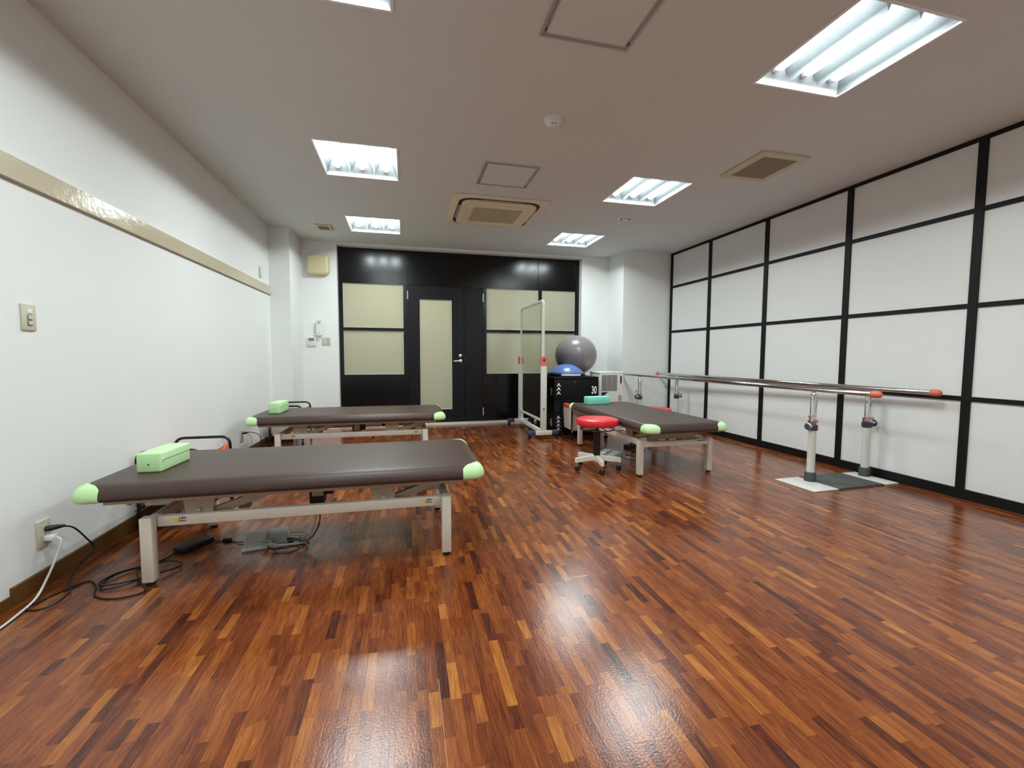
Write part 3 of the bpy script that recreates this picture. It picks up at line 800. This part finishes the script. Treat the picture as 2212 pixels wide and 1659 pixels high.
# ================================================================== STOOLS
def make_stool():
    t = thing('rolling_stool', '-', 'stool')
    z1 = .455
    obj('seat', LA([(.02, z1-.066), (.168, z1-.066), (.179, z1-.060), (.184, z1-.048), (.184, z1-.020), (.178, z1-.008), (.160, z1-.001), (.10, z1+.003), (.01, z1+.004)], 40), 'red_vinyl', t)
    obj('height_ring', T([(.150*math.cos(2*math.pi*k/32), .150*math.sin(2*math.pi*k/32), z1-.096) for k in range(32)], .005, 8, True), 'black_paint', t)
    for k in range(3):
        a = math.radians(160+120*k)
        obj('ring_spoke', T([(.02*math.cos(a), .02*math.sin(a), z1-.07), (.148*math.cos(a), .148*math.sin(a), z1-.096)], .004, 8), 'black_paint', t)
    obj('inner_post', T([(0, 0, .30), (0, 0, z1-.066)], .016, 16), 'black_paint', t)
    obj('outer_post', T([(0, 0, .118), (0, 0, .335)], .031, 20), 'black_paint', t)
    obj('hub', LA([(.028, .062), (.034, .068), (.034, .118)], 16), 'stool_white', t)
    for k in range(5):
        a = math.radians(-101+72*k); d = Vector((math.cos(a), math.sin(a), 0)); n = Vector((-d.y, d.x, 0))
        bm = bmesh.new(); V = []
        for s, zt, zb in ((.02, .125, .080), (.212, .112, .072)):
            for q in (-1, 1):
                for z in (zb, zt): V.append(bm.verts.new(d*s+n*q*.0145+Vector((0, 0, z))))
        for q in ((0,1,3,2), (4,6,7,5), (0,4,5,1), (2,3,7,6), (0,2,6,4), (1,5,7,3)): bm.faces.new([V[i] for i in q])
        bmesh.ops.bevel(bm, geom=bm.edges[:], offset=.002, segments=1, affect='EDGES')
        lg = obj('leg', bm, 'stool_white', t)
        c = d*.192
        bm = LA([(.015, -.019), (.0205, -.015), (.0205, -.004), (.012, -.002), (.012, .002), (.0205, .004), (.0205, .015), (.015, .019)], 16, (0, 0, 0), 'x')
        bmesh.ops.rotate(bm, verts=bm.verts, cent=(0, 0, 0), matrix=Matrix.Rotation(a+.5, 3, 'Z'))
        bmesh.ops.translate(bm, verts=bm.verts, vec=(c.x, c.y, .0206))
        obj('caster', bm, 'rubber', lg)
        obj('caster_stem', T([(c.x, c.y, .035), (c.x, c.y, .078)], .006, 8), 'steel', lg)
    return t
stool = make_stool(); stool['group'] = 'red rolling stools'
stool.location = (1.642, 3.556, 0); stool['label'] = 'red round rolling stool with white star base in front of the right table'
s2 = copy_tree(stool); s2.location = (2.835, 4.56, -.0); s2['label'] = 'red round rolling stool mostly hidden behind the right treatment table'
s2.rotation_euler = (0, 0, .6)
s2.scale = (1, 1, .87)

# ================================================================== FOOT PEDALS, ADAPTER, CORDS
def pedal(loc, rz, lab):
    t = thing('foot_pedal', lab, 'foot pedal', loc, rz, 'grey foot pedals for the tables')
    obj('base', PR([(-.105, 0), (.105, 0), (.105, .018), (-.105, .018)], -.08, .08, 'y'), 'grey_plastic', t, False)
    for s in (-1, 1):
        bm = PR([(-.078, .018), (.07, .018), (.07, .048), (-.05, .030)], s*.053-.046, s*.053+.046, 'x')
        o = obj('tread', bm, 'grey_plastic', t, False)
    obj('divider', X(-.006, .006, -.075, .075, .016, .046, .003), 'grey_plastic_dark', t)
    return t
pd = pedal((-.735, 2.535, 0), math.radians(10), 'grey twin foot pedal with coiled cable under the nearest table')
# coil lying in front of the pedal and rising to the motor (world points turned into pedal space)
def to_local(t, pts):
    bpy.context.view_layer.update()
    M_ = t.matrix_world.inverted(); return [M_ @ Vector(p) for p in pts]
coil = []
for k in range(46):
    a = k*.52; rx, ry = .085+.02*math.sin(k*1.7), .055+.015*math.cos(k*1.1)
    coil.append((-.62+.02*math.sin(k*.37)+rx*math.cos(a), 2.47+.015*math.cos(k*.5)+ry*math.sin(a), .010+.0007*k))
path = bezier([(-.63, 2.54, .012)]+coil, 3)
obj('cable', T(to_local(pd, path), .0034, 6), 'cable_grey', pd)
coil2 = [(-.63+.075*math.cos(1+k*.6), 2.45+.05*math.sin(1+k*.6), .008+.0012*k) for k in range(14)]
path = bezier(coil2, 3)
obj('motor_cable', T(to_local(pd, path), .0038, 6), 'black_plastic', pd)
BD = BEDS[0]
obj('signal_lead', T(to_local(BD, bezier([(-.555, 2.45, .055), (-.50, 2.43, .05), (-.475, 2.45, .13), (-.466, 2.45, .23)], 6)), .0032, 6), 'cable_grey', BD)
ml = obj('motor_lead', T(to_local(BD, bezier([(-.575, 2.41, .052), (-.50, 2.41, .045), (-.452, 2.43, .12), (-.450, 2.44, .24)], 6)), .0038, 6), 'black_plastic', BD)
obj('lead_plug', T(to_local(BD, [(-.451, 2.437, .185), (-.450, 2.44, .235)]), [.006, .009], 8), 'black_plastic', ml)

ad = thing('power_adapter', 'black power adapter with a tangled cord running to the near outlet', 'power adapter', (-1.082, 2.552, 0), math.radians(58))
obj('brick', X(-.085, .085, -.032, .032, 0, .032, .005), 'black_plastic', ad)
def wl(pts): return to_local(ad, pts)
zz = .0045
path = bezier([(-1.127, 2.478, .015), (-1.16, 2.42, zz), (-1.22, 2.36, zz), (-1.28, 2.30, .010), (-1.30, 2.22, zz), (-1.26, 2.16, .006), (-1.18, 2.18, .012), (-1.15, 2.27, .012), (-1.21, 2.34, .014),
               (-1.29, 2.29, .012), (-1.30, 2.20, .014), (-1.22, 2.18, .016), (-1.10, 2.24, .018), (-1.04, 2.32, .012), (-1.10, 2.36, .02), (-1.20, 2.30, .024), (-1.15, 2.20, .01), (-1.085, 2.118, zz), (-1.13, 2.075, zz), (-1.20, 2.075, zz),
               (-1.268, 2.118, zz), (-1.31, 2.20, zz), (-1.37, 2.26, zz), (-1.415, 2.20, zz), (-1.45, 2.13, zz), (-1.475, 2.075, zz), (-1.42, 2.045, zz), (-1.375, 2.075, .008), (-1.38, 2.16, .013), (-1.44, 2.26, .02), (-1.46, 2.36, .05), (-1.44, 2.42, .09), (-1.455, 2.40, .15), (-1.475, 2.35, .225), (-1.50, 2.30, .246)], 6)
obj('mains_cord', T(wl(path), .0036, 7), 'black_plastic', ad)
obj('mains_plug', T(wl([(-1.524, 2.276, .249), (-1.508, 2.283, .249), (-1.49, 2.30, .248), (-1.475, 2.312, .247)]), [.012, .013, .009, .005], 10), 'black_plastic', ad)
path = bezier([(-1.037, 2.625, .014), (-.99, 2.60, zz), (-.94, 2.60, zz), (-.90, 2.57, zz), (-.85, 2.545, .008)], 6)
obj('output_cord', T(wl(path), .003, 7), 'black_plastic', ad)
obj('ferrite_bead', T(wl([(-.965, 2.60, .009), (-.925, 2.597, .009)]), .009, 10), 'black_plastic', ad)

wc = thing('white_cord', 'white power cord hanging from the near outlet to the floor', 'cord', (XL, 2.27, 0))
path = bezier([(-1.495, 2.288, .206), (-1.478, 2.285, .185), (-1.485, 2.26, .12), (-1.49, 2.215, .055), (-1.475, 2.13, .012), (-1.46, 2.02, .0055), (-1.45, 1.90, .0055), (-1.45, 1.7, .0055), (-1.44, 1.4, .0055)], 8)
obj('cord', T([Vector(p)-Vector((XL, 2.27, 0)) for p in path], .0045, 8), 'cable_white', wc)
obj('plug', X(.011, .045, -.008, .030, .198, .222, .005), 'cable_white', wc)

pc = thing('black_cord', 'thin black cord plugged into the far wall outlet', 'cord', (XL, 4.64, 0))
pts = bezier([(.012, 0, .255), (.04, .02, .256), (.08, .10, .24), (.09, .25, .18), (.07, .35, .10), (.06, .40, .012), (.15, .42, .005), (.34, .36, .005)], 6)
obj('cord', T(pts, .0034, 7), 'black_plastic', pc)
obj('plug', T([(.010, 0, .253), (.03, .006, .255), (.05, .03, .254)], [.011, .011, .006], 10), 'black_plastic', pc)
obj('earth_wire', T(bezier([(.03, .006, .25), (.06, .06, .22), (.06, .10, .15), (.04, .10, .09)], 6), .002, 6), 'grey_print', pc)

pd3 = pedal((1.975, 3.985, 0), math.radians(-62), 'grey twin foot pedal under the right treatment table')
path = bezier([(2.05, 4.02, .012), (2.12, 4.05, .008), (2.2, 3.98, .005), (2.26, 3.88, .005), (2.2, 3.80, .006), (2.1, 3.84, .01), (2.12, 3.95, .012), (2.2, 4.0, .01)], 6)
obj('cable', T(to_local(pd3, path), .0045, 7), 'cable_grey', pd3)
BD = BEDS[2]
path = bezier([(2.20, 3.95, .23), (2.26, 4.06, .06), (2.30, 4.10, .008), (2.36, 4.06, .005), (2.44, 4.10, .005), (2.40, 4.18, .006), (2.30, 4.16, .006), (2.26, 4.12, .006)], 6)
obj('motor_lead', T(to_local(BD, path), .0038, 7), 'black_plastic', BD)
a3 = thing('power_adapter', 'black power adapter on the floor beneath the right treatment table', 'power adapter', (2.38, 4.31, 0), .4)
obj('brick', X(-.07, .07, -.03, .03, .0, .036, .005), 'black_plastic', a3)
obj('mains_cord', T(bezier([(.07, 0, .012), (.14, .05, .004), (.22, -.05, .004), (.34, .06, .004), (.5, .05, .004)], 6), .0036, 7), 'black_plastic', a3)

# ================================================================== MIRROR ON CASTERS
t = thing('posture_mirror', 'tall standing mirror on casters in a white frame with red pivots', 'mirror', (1.605, 5.53, 0))
YN, YFAR = -.535, .525
for y in (YN, YFAR):
    f = obj('foot', X(-.105, .105, y-.025, y+.025, .048, .098, .004), 'mirror_white', t)
    for s in (-1, 1):
        c = obj('foot_cap', X(min(s*.10, s*.195), max(s*.10, s*.195), y-.029, y+.029, .050, .102, .009), 'navy', f)
        obj('caster', LA([(.018, -.012), (.024, -.009), (.024, .009), (.018, .012)], 18, (s*.172, y, .0243), 'y'), 'rubber', c)
    u = obj('upright', X(-.036, .036, y-.016, y+.016, .095, .90, .004), 'mirror_white', t)
    bm = bmesh.new(); sgn = -1 if y < 0 else 1
    poly = [(-.04, .885), (.04, .885), (.04, .955)]+[(.04*math.cos(math.radians(a)), .955+.04*math.sin(math.radians(a))) for a in range(20, 180, 20)]+[(-.04, .955)]
    prism(bm, poly, y-.022, y+.022, 'y')
    p = obj('pivot_bracket', bm, 'salmon', t)
    obj('pivot_knob', LA([(.015, 0), (.015, sgn*.010), (.009, sgn*.013)], 16, (0, y+sgn*.021, .952), 'y'), 'navy', p)
    obj('bolt', LA([(.009, 0), (.009, sgn*.003), (.004, sgn*.004)], 12, (.0, y+sgn*.016, .36), 'y'), 'rubber', u)
obj('base_bar', X(-.028, .028, YN+.02, YFAR-.02, .058, .094, .004), 'mirror_white', t)
MY0, MY1, MZ0, MZ1 = YN+.030, YFAR-.030, .215, 1.655
def mirror_ring(a, zlo, zhi, r):
    return round_path([(0, (MY0+MY1)/2, zlo), (0, MY0+a, zlo), (0, MY0+a, zhi), (0, MY1-a, zhi), (0, MY1-a, zlo), (0, (MY0+MY1)/2, zlo)], r, 8)[:-1]
fr_ = obj('mirror_frame', T(mirror_ring(0, MZ0, MZ1, .07), .0195, 12, True), 'mirror_white', t)
ol = [(v.y, v.z) for v in mirror_ring(.004, MZ0+.004, MZ1-.004, .066)]
obj('mirror_glass', PR(ol, -.006, -.001, 'x'), 'mirror_glass', t, False)
obj('backing', PR(ol, -.0008, .006, 'x'), 'black_plastic', t, False)

# ================================================================== PLYO BOXES, BALL, DOME, PURIFIER
BX0, BX1, BY0, BY1 = 1.795, 2.396, 5.163, 5.91
def plyo(name, z0, z1, num, narrow, side_y, lab):
    t = thing(name, lab, 'exercise box', ((BX0+BX1)/2, (BY0+BY1)/2, z0), 0, 'stacked black exercise boxes')
    hx, hy, h = (BX1-BX0)/2, (BY1-BY0)/2, z1-z0
    obj('body', X(-hx, hx, -hy, hy, 0, h-.028, .008), 'box_black', t)
    obj('lid', X(-hx-.002, hx+.002, -hy-.002, hy+.002, h-.027, h, .008), 'box_black', t)
    obj('velcro_tab', X(-.045, -.015, -hy-.004, -hy, h-.075, h-.05, .001), 'dark_print', t)
    for k in range(narrow):
        c = h-.095-k*.052 if narrow == 3 else h-.215-k*.048
        poly = [(0, .026), (.031, -.026), (0, -.008), (-.031, -.026)]
        obj('arrow_mark', PR([(-hx+.062+px, c+pz) for px, pz in poly], -hy-.0016, -hy-.0003, 'y'), 'white_print', t, False)
    text_mesh('number_mark', num, .135, 'white_print', t, basis((hx-.062, -hy-.001, h*.40), (1, 0, 0), (0, 0, 1)), .55, .0005, .003)
    text_mesh('side_number', num, .135, 'white_print', t, basis((-hx-.001, -hy+.10, h*.34 if narrow == 3 else .15), (0, -1, 0), (0, 0, 1)), .6, .0005, .003)
    return t
plyo('plyo_box', 0, .444, '45', 4, 0, 'lower of two stacked black exercise boxes, marked 45')
plyo('plyo_box', .4445, .735, '30', 3, 0, 'upper of two stacked black exercise boxes, marked 30')
t = thing('balance_dome', 'blue half-ball balance trainer on a black platform atop the boxes', 'balance trainer', (2.055, 5.43, .7355))
obj('platform', LA([(.19, 0), (.235, .004), (.246, .014), (.246, .032), (.238, .040), (.19, .042)], 40), 'black_plastic', t)
obj('dome', LA([(.232, .040), (.230, .050)]+[(.287*math.sin(math.radians(a)), .157+.287*(math.cos(math.radians(a))-1)) for a in range(52, 2, -5)]+[(.003, .157)], 40), 'dome_blue', t)
bm = bmesh.new(); n = 14; R_ = .2475
for k in range(n):
    a0, a1 = [math.radians(-125+62*q/n) for q in (k, k+1)]
    q = [bm.verts.new((R_*math.cos(a)+dx*math.cos(a), R_*math.sin(a)+dx*math.sin(a), z)) for dx in (0, .001) for a in (a0, a1) for z in (.012, .034)]
    for f in ((0,1,3,2), (4,6,7,5), (1,5,7,3), (0,2,6,4)): bm.faces.new([q[i] for i in f])
obj('label_strip', bm, 'white_print', t)
t = obj('exercise_ball', ball(.292, (0, 0, 0), 56, .945), 'ball_grey'); tag(t, 'large shiny grey exercise ball on top of the black boxes', 'exercise ball'); t.location = (2.336, 5.80, 1.0105)
vl = obj('valve', LA([(.012, -.003), (.012, .002), (.006, .003)], 12, (0, 0, .275), 'z'), 'grey_print', t)

t = thing('air_purifier', 'tall off-white air purifier with three-column grille beside the boxes', 'air purifier', (2.643, 5.45, 0))
hx, hy, h = .176, .15, .785
obj('body', X(-hx, hx, -hy, hy, .0, h, .012, 3), 'purifier', t)
obj('top_cap', X(-hx-.003, hx+.003, -hy-.003, hy+.003, h-.022, h+.003, .006), 'purifier', t)
for k in range(3):
    x0 = -hx+.035+k*.075
    bm = bmesh.new(); xbox(bm, x0, x0+.069, -hy-.004, -hy+.004, h-.245, h-.035)
    for q in range(19): xbox(bm, x0, x0+.069, -hy-.0075, -hy-.003, h-.242+q*.011, h-.237+q*.011)
    obj('grille_column', bm, 'purifier_grille', t, False)
obj('display_slot', X(hx-.052, hx-.030, -hy-.003, -hy+.004, h-.15, h-.05, .002), 'black_plastic', t)
obj('outlet_recess', PR([(-hx+.035, h-.262), (-hx+.125, h-.262), (-hx+.06, h-.315), (-hx+.035, h-.315)], -hy-.0025, -hy+.004, 'y'), 'dark_slot', t, False)
for k in range(3): obj('vent_slit', X(hx-.072+k*.017, hx-.066+k*.017, -hy-.002, -hy+.004, h-.385, h-.305), 'dark_slot', t, False)
obj('top_button', X(.03, .075, -.10, -.085, h+.002, h+.006, .001), 'dark_print', t)

# ================================================================== PARALLEL BARS
t = thing('parallel_bars', 'chrome parallel walking bars with red end caps along the right wall', 'parallel bars', (3.387, 4.05, 0), .0315)
OX, OY = 3.44, 4.05
RX = (3.155-OX, 3.735-OX); RZ = .742
for i, x in enumerate(RX):
    r = obj('hand_rail', T([(x, 2.34-OY, RZ), (x, 5.775-OY, RZ)], .0185, 20), 'chrome', t)
    for y, s in ((2.34-OY, -1), (5.775-OY, 1)):
        prof = [(.0215, -.032*-s*0), (.0235, s*.0), (.0245, s*.022), (.0215, s*.036), (.012, s*.045), (.002, s*.047)]
        bm = LA([(.0225, -s*.03), (.0245, -s*.02), (.0255, s*.006), (.0225, s*.024), (.014, s*.034), (.002, s*.037)], 20, (x, y, RZ), 'y')
        obj('end_cap', bm, 'salmon', r)
for (py, fb) in ((2.80, -1), (5.32, 1)):
    for i, x in enumerate(RX):
        y = py-OY; s = -1 if i == 0 else 1
        p = obj('post', T([(x, y, .012), (x, y, .43)], .0285, 20), 'post_white', t)
        obj('inner_tube', T([(x, y, .43), (x, y, .700), (x, y, .718), (x, y, RZ-.012)], [.0235, .0235, .016, .012], 20), 'chrome', p)
        bt = obj('boot', LA([(.043, .008), (.041, .016), (.040, .075), (.036, .080)], 20, (x, y, 0)), 'boot_grey', p)
        c = obj('collar', LA([(.034, .418), (.037, .424), (.037, .458), (.034, .460)], 20, (x, y, 0)), 'navy', p)
        obj('clamp_ring', LA([(.033, .460), (.034, .462), (.034, .496), (.026, .500)], 20, (x, y, 0)), 'steel', p)
        k = obj('clamp_knob', LA([(.014, 0), (.014, s*.022), (.030, s*.024), (.030, s*.036), (.024, s*.040)], 18, (x+s*.028, y-.012, .452), 'x'), 'steel', p)
        obj('knob_face', LA([(.022, s*.0), (.020, s*.002)], 18, (x+s*.0685, y-.012, .452), 'x'), 'navy', k)
        q0 = Vector((x+s*.055, y-.02, .47)); q1 = Vector((x+s*.075, y-.035, .535)) if i == 0 else Vector((x-.055, y-.03, .478))
        if i == 1: q0 = Vector((x-.02, y-.03, .475))
        lv = obj('clamp_lever', T([q0, q1], .004, 8), 'steel', p)
        obj('lever_ball', ball(.0125, q1, 14), 'salmon', lv)
        q2 = Vector((x-.012 if i == 0 else x-.004, y-.045, .498)); l2 = obj('lock_pin', T([Vector((x, y-.025, .485)), q2], .004, 8), 'steel', p)
        obj('lever_ball', ball(.0105, q2, 14), 'salmon', l2)
    y0, y1 = py-OY-.23, py-OY+.115
    if fb > 0: y0, y1 = py-OY-.115, py-OY+.23
    for (xa, xb, nm) in ((2.925-OX, 3.165-OX, 'base_plate'), (3.625-OX, 3.785-OX, 'base_plate')):
        obj(nm, X(xa, xb, y0, y1, .0, .0085, .003), 'plate_white', t)
    obj('anti_slip_sheet', PR([(3.165-OX, 0), (3.625-OX, 0), (3.625-OX, .0095), (3.60-OX, .0125), (3.19-OX, .0125), (3.165-OX, .0095)], y0, y1, 'y'), 'mat_grey', t, False)
